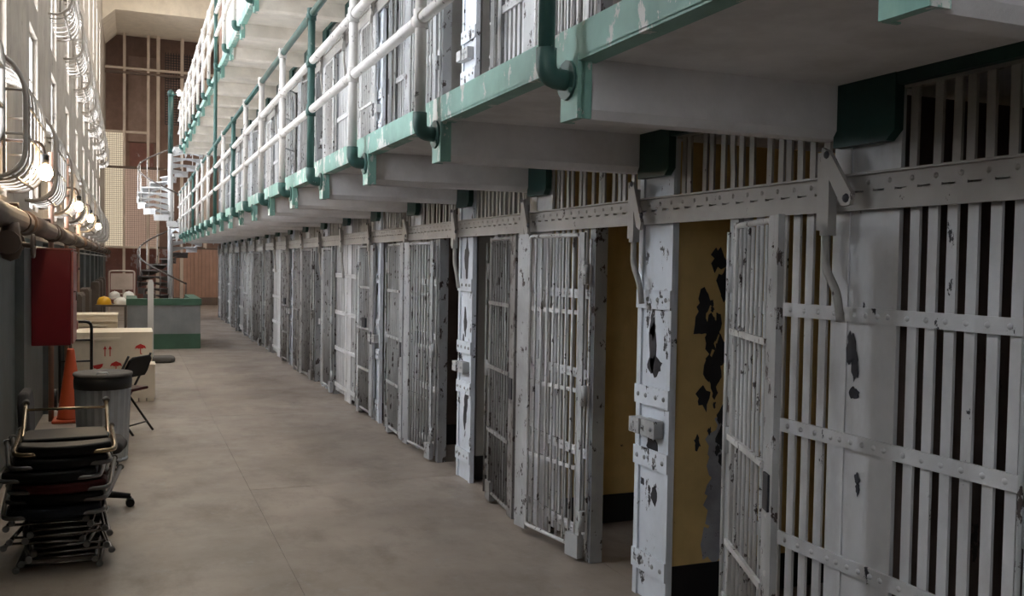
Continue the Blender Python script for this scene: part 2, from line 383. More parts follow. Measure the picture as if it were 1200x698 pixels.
lp_plate = MB().box(-.012, .012, -.171, .171, 0, 2.452).mesh('pillar_plate', 'pillar_white')
lp_flange = MB().box(-.024, -.011, -.02, .02, 0, 2.452).mesh('pillar_flange', 'pillar_white')
BANDZ = (1.60, 1.09, .76, .20)
lp_band = [MB().box(-.034, -.023, -.171, .171, z-.05, z+.05).mesh('band', 'pillar_white') for z in BANDZ]
lp_riv = [rivets(z, (-.13,-.05,.05,.13), .014, -.034).mesh('rivet_row', 'stile_grey', True) for z in BANDZ]
lock_body = MB().box(-.075, -.02, -.11, .03, .885, .975).mesh('lock_box', 'door_grey')
lock_keep = MB().box(-.085, -.02, .035, .135, .89, .97).mesh('lock_keeper', 'door_grey')
lock_bolt = rivets(.93, (-.08, -.0, .09), .013, -.08).mesh('bolt', 'stile_grey', True)
def chips(parent, k, rnd, spots):
    for (dy, z, r, sx, sz) in spots:
        obj('paint_chip', MB().prism([(dy+a, z+b) for a, b in blob(rnd, r, 16, sx, sz, .32)], 0, -.0138, -.0115), 'bare_steel', parent)
LPCH = {1: [(.02,1.36,.06,.62,2.1),(.03,1.46,.045,.6,1.6),(-.0,1.25,.07,.9,.7),(.0,.80,.065,.9,1.0),(-.02,.57,.035,.8,1.4),(.1,.62,.02,1,1)],
        3: [(0,1.82,.07,.7,2.2),(.02,1.3,.05,.7,2.1),(.06,1.15,.03,.7,1.5),(-.03,.66,.05,.8,2.2),(.0,.52,.05,.7,2.0),(.05,.75,.03,1,1)],
        5: [(0,1.5,.04,.6,2),(.05,.7,.04,.6,2)], 7: [(0,1.1,.04,.7,2)], 9: [(0,.6,.04,.6,2.3)]}
GPCH = {0: [(.055,1.47,.035,.7,1.7),(.03,1.40,.035,.5,1.5),(.03,1.30,.022,1.2,1.1),(.005,.98,.016,.8,1.2),(-.0,.94,.016,.7,1.5)], 2: [(.0,1.2,.04,.6,2)], 4: [(0,1.4,.03,.6,2)]}
TN = ('ground', 'upper')
def ordk(k): return nth(max(0, (k+2)))
for tier in (0, 1):
    z0 = tier*TIER
    for k in KS:
        y = YC(k); rnd = random.Random(100+k+50*tier)
        if k % 2 == 0:
            g = thing('cell_grille', 'white riveted bar grille with plain pillar, %s grille from the camera, %s tier' % (nth(k//2), TN[tier]), 'grille', (STEELX, y, z0), 0, 'fixed cell grilles')
            put('pillar_plate', gp_plate, g)
            put('pillar_flange', gp_flange, g, (0, .126, 0)); put('pillar_flange', gp_flange, g, (0, -.126, 0))
            for s in (-1, 1):
                for i in range(7): put('flat_bar', bar_me, g, (0, s*(.232+.084*i)+rnd.uniform(-.004,.004), 0), (rnd.uniform(-.002,.002), 0, 0))
                put('jamb', jamb_me, g, (0, s*.80, 0))
            for q in range(4):
                st = put('strap', strap_me[q], g); stuff(put('rivet_row', riv_me[q], st))
            if tier == 0 and k in GPCH: chips(g, k, rnd, GPCH[k])
        else:
            g = thing('lock_pillar', ('white lock pillar with riveted bands, %s lock pillar from the camera, %s tier' % (nth((k-1)//2), TN[tier])) if k > 0 else 'white lock pillar before the nearest grille, %s tier' % TN[tier], 'pillar', (STEELX, y, z0), 0, 'lock pillars')
            put('pillar_plate', lp_plate, g); put('pillar_flange', lp_flange, g, (0, .15, 0)); put('pillar_flange', lp_flange, g, (0, -.15, 0))
            for q in range(4):
                b_ = put('band', lp_band[q], g); stuff(put('rivet_row', lp_riv[q], b_))
            lb = put('lock_box', lock_body, g); stuff(put('bolt', lock_bolt, lb)); put('lock_keeper', lock_keep, g)
            if tier == 0 and k in LPCH: chips(g, k, rnd, LPCH[k])
        # barred vent above each cell
        if k < 18:
            v = thing('vent_grille', 'beige barred vent strip above the %s cell from the camera, %s tier' % (nth(k+1), TN[tier]), 'vent', (STEELX, y+P/2, z0), 0, 'vent grilles over the cells')
            n = 14
            for i in range(n):
                yy = -.579+.04 + i*(1.158-.08)/(n-1)
                put('vent_bar', vbar_bent if rnd.random() < .05 else vbar_me, v, (.006, yy+rnd.uniform(-.006,.006), 0), (rnd.uniform(-.012,.012), 0, 0))
            obj('header', MB().box(-.012, .02, -.579, .579, 2.42, 2.47), 'vent_beige', v)
            obj('transom', MB().box(-.01, .02, -.579, .579, 2.0, 2.13), 'vent_beige', v)

# ------------------------------------------------------------------ cell doors
DW = .74
rod_me = MB().tube([(0,0,.10),(0,0,1.94)], .008, 6).mesh('bar', 'door_grey', True)
rod_dk = MB().tube([(0,0,.10),(0,0,1.94)], .008, 6).mesh('bar', 'door_dark', True)
def door_meshes(suffix, a, bmat):
    d = {}
    d['hinge_stile'] = MB().box(.0, .05, -.008, .008, .06, 1.97).mesh('hinge_stile', bmat)
    d['lock_stile'] = MB().box(DW-.13, DW, -.012, .012, .05, 1.97).mesh('lock_stile', bmat)
    fr = fillet([(.05,0,.08),(.05,0,1.955),(DW-.13,0,1.955),(DW-.13,0,.08),(.05,0,.08)], .03)
    d['frame_rod'] = MB().tube([p for p in fr], .013, 6).mesh('frame_rod', a, True)
    for q, z in enumerate((.55, 1.02, 1.49)): d['cross_bar%d' % q] = MB().box(.02, DW-.12, -.021, -.006, z-.013, z+.013).mesh('cross_bar', a)
    for q, z in enumerate((.25, 1.0, 1.72)): d['hinge%d' % q] = MB().tube([(-.012,-.0,z-.06),(-.012,-.0,z+.06)], .022, 8).mesh('hinge', bmat, True)
    d['hinge_rod'] = MB().tube([(-.03,-.02,.06),(-.03,-.02,1.93)], .009, 6).mesh('hinge_rod', a, True)
    d['lock_plate'] = MB().box(DW-.10, DW-.03, -.02, -.011, .86, 1.0).mesh('lock_plate', 'bare_steel')
    d['sill_plate'] = MB().box(.0, .13, -.02, .02, .02, .16).mesh('sill_plate', bmat)
    d['food_slot'] = MB().box(.30, .46, -.03, -.008, 1.03, 1.14).mesh('food_slot', 'bare_steel')
    d['riv'] = MB()
    for z in (.12, .3, .62, .84, 1.1, 1.35, 1.6, 1.85): d['riv'].dome((DW-.065, -.012, z), .013, (0,-1,0), 6)
    for z in (.12, .55, 1.02, 1.49, 1.9): d['riv'].dome((.025, -.008, z), .011, (0,-1,0), 6)
    d['riv'] = d['riv'].mesh('rivet', a, True)
    return d
DM = {'grey': door_meshes('g', 'door_grey', 'stile_grey'), 'dark': door_meshes('d', 'door_dark', 'door_dark'), 'white': door_meshes('w', 'bar_worn', 'door_grey')}
rods = {'grey': rod_me, 'dark': rod_dk, 'white': MB().tube([(0,0,.10),(0,0,1.94)], .008, 6).mesh('bar', 'bar_worn', True)}
# (pillar, side): degrees open, paint   side -1: door on the camera side of the lock pillar, +1: beyond it
OPEN = {(1,-1):(157.5,'white'), (1,1):(171,'white'), (3,-1):(173,'dark'), (3,1):(176,'grey'), (5,-1):(177,'grey'), (5,1):(0,'grey'), (7,-1):(0,'grey'), (7,1):(176,'dark'), (9,-1):(176,'dark'),
        (9,1):(0,'dark'), (11,-1):(0,'dark'), (11,1):(174,'dark'), (13,-1):(0,'grey'), (13,1):(0,'grey'), (15,-1):(173,'dark'), (15,1):(0,'dark'), (17,-1):(0,'dark'), (17,1):(0,'dark'), (-1,1):(0,'grey'), (-1,-1):(0,'grey')}
UOPEN = {(3,-1):158, (3,1):174, (5,-1):165, (7,1):172, (9,-1):150, (11,1):170, (1,1):172}
for tier in (0, 1):
    for k in KS:
        if k % 2 == 0: continue
        for side in (-1, 1):
            if k+side > 18 or k+side < 0: continue
            if tier == 0: op, col = OPEN.get((k, side), (0, 'dark'))
            else: op, col = UOPEN.get((k, side), 0), 'white' if (k+side) % 4 else 'grey'
            d = DM[col]
            hy = YC(k) + side*(.77 if (tier, k, side) == (0, 1, -1) else .715)
            phi = 90+op if side < 0 else 270-op
            cell = k+1 + (0 if side > 0 else -1)
            state = 'swung back open' if op > 90 else 'shut'
            t = thing('cell_door', '%s barred cell door, %s, on the %s cell from the camera, %s tier' % ({'grey':'grey','dark':'dark rusty','white':'white'}[col], state, nth(cell), TN[tier]), 'cell door',
                      (STEELX-.062 if op < 90 else STEELX-.075, hy, tier*TIER), math.radians(phi), 'barred cell doors')
            # the outer face of a shut door looks to the aisle
            flip = -1 if side > 0 else 1
            for nm in ('hinge_stile','lock_stile','frame_rod','cross_bar0','cross_bar1','cross_bar2','hinge0','hinge1','hinge2','hinge_rod','lock_plate','sill_plate'):
                o = put(nm.rstrip('012'), d[nm], t)
                if nm == 'lock_stile': stuff(put('rivet', d['riv'], o))
            if cell in (6, 7, 10, 11, 4) and tier == 0: put('food_slot', d['food_slot'], t)
            for i in range(7): put('bar', rods[col], t, (.12 + i*.07, 0, 0))

# ------------------------------------------------------------------ locking bars and levers
for tier in (0, 1):
    z0 = tier*TIER; ya, yb = -3.2, BLOCK_END-.02
    lk = thing('locking_bar', 'long riveted beige locking bar running over the %s tier doors' % TN[tier], 'locking bar', (STEELX, 0, z0))
    obj('slide_bar', MB().box(-.055, -.035, ya, yb, 1.992, 2.058), 'lock_beige', lk)
    an = obj('angle_iron', MB().box(-.045, -.033, ya, yb, 2.066, 2.128).box(-.068, -.033, ya, yb, 2.122, 2.130), 'lock_beige', lk)
    m_ = MB(); n = int((yb-ya)/.105)
    for i in range(n): m_.dome((-.045, ya+.05+i*.105, 2.094), .0115, (-1,0,0), 6)
    stuff(obj('rivet_row', m_, 'lock_beige', an, smooth=True))
    m_ = MB()
    for i in range(n): m_.box(-.05, -.03, ya+.02+i*.105, ya+.07+i*.105, 2.056, 2.068)
    stuff(obj('guide_lug', m_, 'lock_beige', an))
lv_plate = MB().box(-.085, -.065, -.028, .028, 1.92, 2.22).mesh('lever_plate', 'lock_beige')
lv_link = MB().prism([(-.02,2.235),(-.06,2.215),(-.185,2.045),(-.175,2.01),(-.135,2.005),(-.115,2.03),(-.01,2.19)], 0, -.105, -.087).mesh('link_arm', 'lock_beige')
lv_link2 = MB().prism([(-.06,2.21),(-.02,2.21),(-.10,1.98),(-.14,1.96),(-.15,2.0)], 0, -.105, -.087).mesh('link_arm', 'lock_beige')
lv_bolt = MB().dome((-.105,-.155,2.035), .018, (-1,0,0), 8).dome((-.105,-.045,2.205), .016, (-1,0,0), 8).dome((-.085,.0,2.195), .014, (-1,0,0), 8).mesh('bolt', 'bare_steel', True)
lv_rod = MB().tube(fillet([(-.06,-.0,1.95),(-.06,-.0,1.78),(-.062,-.075,1.68),(-.052,-.085,1.575)], .04), .016, 8).mesh('lever_rod', 'lock_beige', True)
lv_yoke = MB().box(-.09, -.05, -.045, -.025, 1.90, 2.18).box(-.09, -.05, -.045, .0, 1.90, 1.93).mesh('yoke', 'lock_beige')
for tier in (0, 1):
    for k in KS:
        if k < 0: continue
        t = thing('locking_lever', 'beige locking lever with bent rod at the %s pillar from the camera, %s tier' % (nth(k), TN[tier]), 'lever', (STEELX-.012, YC(k)+.145, tier*TIER), 0, 'locking levers')
        put('lever_plate', lv_plate, t); put('link_arm', lv_link if k % 4 == 0 else lv_link2, t); put('lever_rod', lv_rod, t); put('yoke', lv_yoke, t); stuff(put('bolt', lv_bolt, t))

# ------------------------------------------------------------------ galleries
GX = 1.398
ge = 29.5
beam_me = MB().prism([(0,0),(0,.20),(-.107,.20),(-.107,.03),(-.085,0)], 0, GX+.012, WX-.04)
GM = ('gallery_white', 'gallery_cream'); beam_mes = [beam_me.mesh('beam', q) for q in GM]
endp_me = MB().box(GX-.014, GX+.014, -.125, .006, -.004, .21).box(GX, GX+.04, -.125, -.112, -.004, .21).box(GX, GX+.04, 0, .010, -.004, .21).mesh('beam_end', 'gallery_teal')
wbr_me = MB().prism([(-.40,.0),(-.36,-.035),(-.09,-.035),(-.09,.205),(-.40,.205)], 0, WX-.075, WX-.034).mesh('wall_bracket', 'gallery_dark_green')
RZ = (2.95, 3.325, 3.69)
PX = 1.30
for gi in (0, 1):
    z0 = gi*TIER; nm = ('lower', 'upper')[gi]
    g = thing('gallery', '%s gallery walkway of white concrete with a teal edge' % nm, 'gallery', (0, 0, z0))
    obj('deck', MB().box(GX, WX-.04, -4, ge, 2.468, 2.565), GM[gi], g)
    obj('fascia', MB().box(GX-.012, GX, -4, ge, 2.462, 2.578).box(GX-.012, GX+.062, -4, ge, 2.454, 2.466), 'gallery_teal', g)
    obj('wall_angle', MB().box(WX-.07, WX-.034, -4, ge, 2.425, 2.468), 'gallery_dark_green', g)
    for k in range(-1, 19):
        b_ = put('beam', beam_mes[gi], g, (0, YB(k), 2.268)); put('beam_end', endp_me, b_); put('wall_bracket', wbr_me, b_)
    rl = thing('gallery_railing', 'three-bar pipe railing along the %s gallery' % nm, 'railing', (PX, 0, z0))
    for q, z in enumerate(RZ):
        if q < 2: obj('rail', MB().tube([(0,-3.5,z),(0,ge,z)], .029, 10), 'pipe_white', rl, smooth=True)
        else:
            a, b = YB(4)-.05, YB(7)-.05
            obj('rail', MB().tube([(0,-3.5,z),(0,YB(6),z)], .028, 10), 'pipe_green', rl, smooth=True)
            obj('rail', MB().tube([(0,YB(6),z),(0,ge,z)], .028, 10), 'pipe_white' if gi else 'pipe_green', rl, smooth=True)
    for k in range(-1, 19):
        y = YB(k)-.053; green = k in ((1, 4, 8, 10, 14) if gi == 0 else (10,)); mt = 'pipe_green' if green else 'pipe_white'
        top = TIER+2.45 if (k == 10 and gi == 0) else RZ[2]
        p_ = obj('post', MB().tube([(0,0,2.47),(0,0,top)], .029, 10), mt, rl, (0, y, 0), smooth=True)
        obj('elbow', MB().tube(fillet([(0,0,2.50),(0,0,2.40),(.098,0,2.40)], .07, 6), .036, 10), 'pipe_green', p_, smooth=True)
        obj('flange', MB().tube([(.072,0,2.40),(.083,0,2.40)], .068, 12).dome((.072,.04,2.44), .012).dome((.072,-.04,2.36), .012), 'pipe_green', p_, smooth=True)
        cl = MB()
        for z in RZ: cl.tube([(0,0,z-.045),(0,0,z+.045)], .037, 10).tube([(0,-.055,z),(0,.055,z)], .0365, 10)
        obj('pipe_fitting', cl, mt, p_, smooth=True)

# ------------------------------------------------------------------ end of the aisle
we = struct(obj('wall_end', MB().box(-1.4, 5.2, 41, 41.3, 0, ROOF), 'end_brown'), 'brown end wall of the aisle')
obj('pale_panel', MB().box(-.1, .95, 40.9, 41, 6.5, 9.9), 'end_brown_light', we)
obj('pale_panel', MB().box(-.05, .85, 40.9, 41, 5.2, 6.45), 'end_red', we)
obj('wainscot', MB().box(-1.1, 1.6, 40.2, 41, 0, 2.2), 'end_red', we)
sp = thing('screen_partition', 'tall partition of cream posts, rails and wired glass across the aisle end', 'partition', (0, END, 0))
for x, z0, z1, mt, wd in ((-1.02,0,9.9,'frame_dark',.06), (-.24,0,10.45,'frame_cream',.05), (.62,0,10.45,'frame_cream',.05), (.98,0,10.45,'frame_cream',.06), (1.86,0,10.45,'frame_cream',.06), (2.75,2.2,10.45,'frame_cream',.06)):
    obj('post', MB().box(x-wd, x+wd, -.05, .05, z0, z1), mt, sp)
for x0, x1, z, mt in ((-1.1,4.9,9.12,'frame_cream'), (-1.1,4.9,8.95,'frame_dark'), (-1.1,.6,6.68,'frame_cream'), (-1.1,.98,2.24,'frame_cream'), (-1.1,1.86,5.32,'frame_dark'), (.98,2.75,2.24,'frame_dark')):
    obj('rail', MB().box(x0, x1, -.06, .06, z-.045, z+.045), mt, sp)
def wired(x0, x1, z0, z1, mat, nx, nz, fr='frame_dark'):
    p_ = obj('wired_pane', MB().box(x0, x1, .01, .03, z0, z1), mat, sp)
    m_ = MB()
    for i in range(1, nx): x = x0+(x1-x0)*i/nx; m_.box(x-.006, x+.006, -.005, .01, z0, z1)
    for i in range(1, nz): z = z0+(z1-z0)*i/nz; m_.box(x0, x1, -.006, .009, z-.006, z+.006)
    stuff(obj('wire_mesh', m_, fr, p_))
wired(-.98, -.29, 5.36, 6.63, 'backlit_glass', 9, 16)
wired(-.98, -.29, 2.29, 5.27, 'backlit_glass', 9, 38)
wired(-.19, .93, 2.29, 5.27, 'backlit_glass_dim', 14, 38)
m_ = MB()
for i in range(17): m_.box(1.25+i*.1-.012, 1.25+i*.1+.012, .2, .22, 7.1, 9.9)
for i in range(28): m_.box(1.25, 2.86, .195, .215, 7.1+i*.1-.012, 7.1+i*.1+.012)
stuff(obj('wire_mesh', m_, 'bare_steel', sp))
wp = thing('timber_partition', 'pinkish brown boarded partition standing at the end of the aisle', 'partition', (0, END-.15, 0))
bx = [1.36, 1.80] + [1.92+.28*i for i in range(11)]
for i in range(len(bx)-1):
    if i == 1: obj('corner_post', MB().box(1.80, 1.92, -.09, .06, .0, 2.24), 'frame_cream', wp); continue
    for q in range(2 if i else 3):
        n = 2 if i else 3; a = bx[i]+(bx[i+1]-bx[i])*q/n; b = bx[i]+(bx[i+1]-bx[i])*(q+1)/n
        obj('board', MB().box(a+.006, b-.006, -.03, .03, .3, 2.2), 'wood_panel', wp)
obj('plinth', MB().box(1.36, 4.8, -.04, .04, 0, .3), 'frame_dark', wp)
obj('top_rail', MB().box(1.36, 4.8, -.05, .05, 2.2, 2.25), 'frame_dark', wp)

# ------------------------------------------------------------------ spiral stair
SX, SY, SR = 1.12, 30.55, .95
st = thing('spiral_staircase', 'iron spiral staircase climbing to the galleries at the far end', 'staircase', (SX, SY, 0))
obj('pole', MB().tube([(0,0,0),(0,0,5.0)], .075, 12), 'tread_white', st, smooth=True)
pg = obj('pole_top', MB().tube([(0,0,5.0),(0,0,6.75)], .075, 12), 'gallery_dark_green', st, smooth=True)
obj('cap', MB().lathe([(.1,6.75),(.1,6.85),(.06,6.92),(0,6.95)], 12), 'gallery_dark_green', pg, smooth=True)
NT = 14; A0 = -.9; SW = 2*pi-.65
def tread(mat):
    m_ = MB(); h = .035; a0, a1 = -.02, 2*pi/NT+.06
    pts = [(.07*math.cos(a0), .07*math.sin(a0))] + [(SR*math.cos(a0+(a1-a0)*i/4), SR*math.sin(a0+(a1-a0)*i/4)) for i in range(5)] + [(.07*math.cos(a1), .07*math.sin(a1))]
    m_.prism(pts, 2, -h, 0); return m_.mesh('tread', mat)
def riser(mat):
    m_ = MB()     # curved riser under the front edge
    n = 6
    for i in range(n):
        r0, r1 = .07+(SR-.09)*i/n, .07+(SR-.09)*(i+1)/n
        d0, d1 = .05+.11*abs(2*i/n-1), .05+.11*abs(2*(i+1)/n-1)
        m_.prism([(r0,-d0),(r1,-d1),(r1,-.03),(r0,-.03)], 1, -.012, .012)
    return m_.mesh('riser', mat)
tw, td, rw, rd = tread('tread_white'), tread('tread_dark'), riser('tread_white'), riser('tread_dark')
RISE = TIER/NT
hand = {0: [], 1: []}
for fl_ in (0, 1):
    for i in range(NT):
        ang = A0 - SW*(i+1)/NT                     # clockwise seen from above, starting at the gallery side
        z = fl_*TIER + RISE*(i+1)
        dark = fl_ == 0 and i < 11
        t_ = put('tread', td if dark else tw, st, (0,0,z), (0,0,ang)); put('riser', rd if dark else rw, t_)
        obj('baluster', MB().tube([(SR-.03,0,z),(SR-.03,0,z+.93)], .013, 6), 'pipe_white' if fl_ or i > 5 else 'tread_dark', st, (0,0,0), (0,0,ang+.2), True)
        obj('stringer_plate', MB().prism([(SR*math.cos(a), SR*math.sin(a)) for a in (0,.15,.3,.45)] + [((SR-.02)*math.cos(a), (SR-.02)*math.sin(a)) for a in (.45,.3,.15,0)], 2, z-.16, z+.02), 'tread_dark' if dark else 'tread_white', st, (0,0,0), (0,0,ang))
    pts = []
    for i in range(int(NT*3)+1):
        a = A0 - SW*(i/3+.7)/NT + .1; z = fl_*TIER + RISE*(i/3+.7) + .93; pts.append(((SR-.03)*math.cos(a), (SR-.03)*math.sin(a), z))
    obj('handrail', MB().tube(pts, .024, 8), 'tread_dark', st, smooth=True)
    obj('landing', MB().box(.05, 1.4, -1.05, .1, (fl_+1)*TIER-.06, (fl_+1)*TIER+.02), 'tread_white', st)
    for j in range(3): obj('landing_bracket', MB().prism([(.1+.4*j,-.06),(.45+.4*j,-.06),(.42+.4*j,-.22),(.38+.4*j,-.30),(.34+.4*j,-.16),(.22+.4*j,-.11),(.12+.4*j,-.24)], 1, -1.04, -1.0), 'tread_white', st, (0,0,(fl_+1)*TIER))
sl = thing('stair_lamp', 'small white lamp glowing at the top of the spiral staircase', 'lamp', (SX+.24, SY-.15, 6.78))
obj('arm', MB().tube([(-.17,.1,0),(0,.02,.02),(0,0,.06)], .015, 6), 'pipe_green', sl, smooth=True)
obj('shade', MB().lathe([(.02,.16),(.06,.14),(.10,.06),(.095,.05)], 12), 'white_plastic', sl, smooth=True)
obj('bulb', MB().lathe([(0,-.04),(.06,-.01),(.075,.05),(.05,.1),(0,.13)], 10), 'lamp_glow', sl, smooth=True)

# ------------------------------------------------------------------ window guards, lamps, pipes on the left wall
CW, CPX = .75, .26
def guard_profile(h):
    pts = [(0,0,h)] + [(0+CPX*math.sin(a), 0, h-.30+.30*math.cos(a)) for a in [pi/2*i/6 for i in range(1, 7)]] + [(CPX, 0, .20)] + [(CPX-.20+.20*math.cos(a), 0, .20-.20*math.sin(a)) for a in [pi/2*i/6 for i in range(1, 7)]] + [(0,0,0)]
    return pts
GH = .86
g_bar = MB().tube(guard_profile(GH), .009, 6).mesh('guard_bar', 'cage_white', True)
g_end = MB().tube(guard_profile(GH), .016, 8).mesh('end_hoop', 'cage_white', True)
def hrail(x, z): return MB().tube([(x,-CW,z),(x,CW,z)], .012, 6).mesh('cross_bar', 'cage_white', True)
g_h = [hrail(CPX, .30), hrail(CPX, .52), hrail(.18, GH-.09), hrail(.17, .03)]
side_b = MB().tube([(0,0,.30),(CPX,0,.30)], .010, 6).tube([(0,0,.60),(CPX,0,.60)], .010, 6).tube([(.13,0,.01),(.13,0,.76)], .010, 6).mesh('side_bars', 'cage_white', True)
g_mesh = MB()
for i in range(28): g_mesh.tube([(p[0]*.97, -CW+CW*2*(i+.5)/28, p[2]) for p in guard_profile(GH)[:7]], .003, 3, False)
for p in guard_profile(GH)[1:7]: g_mesh.tube([(p[0]*.97,-CW,p[2]),(p[0]*.97,CW,p[2])], .003, 3, False)
g_mesh = g_mesh.mesh('wire_mesh', 'cage_white')
for lv, z0 in enumerate((2.31, 4.72)):
    for j, y in enumerate([a-.15 for a in WIN_Y[1:]]):
        t = thing('window_guard', 'rounded white bar basket on the left wall, %s from the camera, %s row' % (nth(j), ('lower','upper')[lv]), 'window guard', (LX, y, z0), 0, 'basket guards over the windows')
        for s in (-1, 1): put('end_hoop', g_end, t, (0, s*CW, 0)); put('side_bars', side_b, t, (0, s*CW, 0))
        for i in range(1, 6): put('guard_bar', g_bar, t, (0, -CW + CW*2*i/6, 0))
        for h_ in g_h: put('cross_bar', h_, t)
        if lv == 0 and j < 3: stuff(put('wire_mesh', g_mesh, t))
BULBS = [7.95, 12.9, 16.6, 20.5]
for j, y in enumerate(BULBS):
    t = thing('wall_lamp', 'bare glowing bulb on a bracket beside the window guards, %s from the camera' % nth(j), 'lamp', (LX, y, 2.42), 0, 'bare bulbs along the left wall')
    obj('bracket', MB().tube(fillet([(.0,0,.22),(.31,0,.22),(.33,0,.10)], .06), .012, 8), 'pipe_brown', t, smooth=True)
    obj('plate', MB().tube([(.03,0,.22),(.05,0,.22)], .05, 12), 'pipe_brown', t, smooth=True)
    obj('socket', MB().lathe([(.026,.05),(.028,.12),(.018,.13)], 12, (.33,0,0)), 'black_plastic', t, smooth=True)
    obj('bulb', MB().lathe([(0,-.07),(.03,-.062),(.048,-.03),(.05,0),(.04,.03),(.022,.055)], 14, (.33,0,0)), 'bulb_glow', t, smooth=True)
pp = thing('steam_pipe', 'thick lagged brown pipe running along the left wall below the windows', 'pipe', (LX+.17, 0, 2.03))
for i in range(14):
    a, b = -3.5+i*2.9, -3.5+(i+1)*2.9
    s_ = obj('pipe_length', MB().tube([(0,a,0),(0,a+1.2,.008),(0,b,0)], .082, 14), 'pipe_brown', pp, smooth=True)
    obj('collar', MB().tube([(0,b-.06,0),(0,b+.06,0)], .098, 14), 'pipe_brown', s_, smooth=True)
    obj('wall_hanger', MB().tube([(-.16,b-.4,.12),(0,b-.4,.12),(0,b-.4,.06)], .014, 6).tube([(0,b-.43,0),(0,b-.37,0)], .09, 14), 'pipe_brown', s_, smooth=True)
cd = thing('conduit', 'thin grey conduit running along the wall below the thick pipe', 'conduit', (LX+.12, 0, 1.86))
for i in range(8): obj('conduit_length', MB().tube([(0,-3.5+i*5.05,0),(0,-3.5+(i+1)*5.05-.02,0)], .016, 8), 'grey_band', cd, smooth=True)
vv = thing('pipe_valve', 'brown valve body with handwheel under the thick wall pipe', 'valve', (LX+.22, 6.75, 1.86))
obj('body', MB().lathe([(0,-.12),(.05,-.1),(.075,-.03),(.06,.04),(.05,.13)], 12), 'pipe_brown', vv, smooth=True)
obj('flange', MB().tube([(0,-.16,0),(0,-.11,0)], .075, 12).tube([(0,-.13,0),(0,.14,0)], .045, 12).tube([(0,.10,0),(0,.15,0)], .075, 12), 'pipe_brown', vv, smooth=True)
obj('stem', MB().tube([(0,0,0),(.13,0,-.02)], .016, 8), 'pipe_brown', vv, smooth=True)
obj('handwheel', MB().tube([(.13,.07*math.cos(2*pi*i/14),-.02+.07*math.sin(2*pi*i/14)) for i in range(15)], .011, 6).tube([(.13,-.07,-.02),(.13,.07,-.02)], .008, 6).tube([(.13,0,-.09),(.13,0,.05)], .008, 6), 'pipe_brown', vv, smooth=True)
for j, (y, z0, z1) in enumerate(((11.25, 0, 2.9), (13.9, 0, 3.1), (16.8, 0, 2.9))):
    t = thing('riser_pipe', 'slim copper-coloured pipe climbing the left wall, %s from the camera' % nth(j), 'pipe', (LX+.135, y, 0), 0, 'riser pipes')
    obj('pipe', MB().tube([(0,0,z0),(0,0,z1)], .028, 10), 'pipe_copper', t, smooth=True)
    for z in (.9, 1.6, 2.6): obj('clip', MB().tube([(0,0,z-.02),(0,0,z+.02)], .036, 10).box(-.04, 0, -.012, .012, z-.012, z+.012), 'pipe_brown', t, smooth=True)
for j, y in enumerate((16.4, 19.15, 24.65, 27.4, 30.15)):
    t = thing('radiator', 'dark column radiator against the left wall, %s from the camera' % nth(j), 'radiator', (LX+.02, y, 0), 0, 'radiators along the left wall')
    for i in range(11):
        yy = -.55+i*.11
        obj('column', MB().prism([(.05,.10),(.2,.10),(.22,.13),(.22,1.17),(.19,1.22),(.06,1.22),(.03,1.17),(.03,.13)], 1, yy-.035, yy+.035), 'radiator_brown', t)
    obj('header_pipe', MB().tube([(.12,-.62,1.1),(.12,.62,1.1)], .035, 8).tube([(.12,-.62,.2),(.12,.62,.2)], .035, 8), 'radiator_brown', t, smooth=True)
    for s in (-.5, .5): obj('foot', MB().box(.06, .2, s-.03, s+.03, 0, .11), 'radiator_brown', t)

# ------------------------------------------------------------------ red cabinet
rc = thing('fire_cabinet', 'dark red metal cabinet fixed on the left wall above the traffic cone', 'cabinet', (LX+.086, 9.62, .955))
bevel(obj('body', MB().box(.0, .33, 0, .62, 0, .89), 'red_paint', rc), .008)
dd = bevel(obj('door', MB().box(.332, .35, .015, .605, .015, .875), 'red_metal_edge', rc), .004)
obj('handle', MB().tube([(.35,.07,.50),(.375,.07,.50),(.375,.07,.42)], .008, 6), 'chrome', dd, smooth=True)
for z in (.15, .72): obj('hinge', MB().tube([(.353,.60,z-.04),(.353,.60,z+.04)], .010, 8), 'red_metal_edge', dd, smooth=True)
obj('top_lip', MB().box(-.0, .345, -.006, .625, .89, .903), 'red_metal_edge', rc)

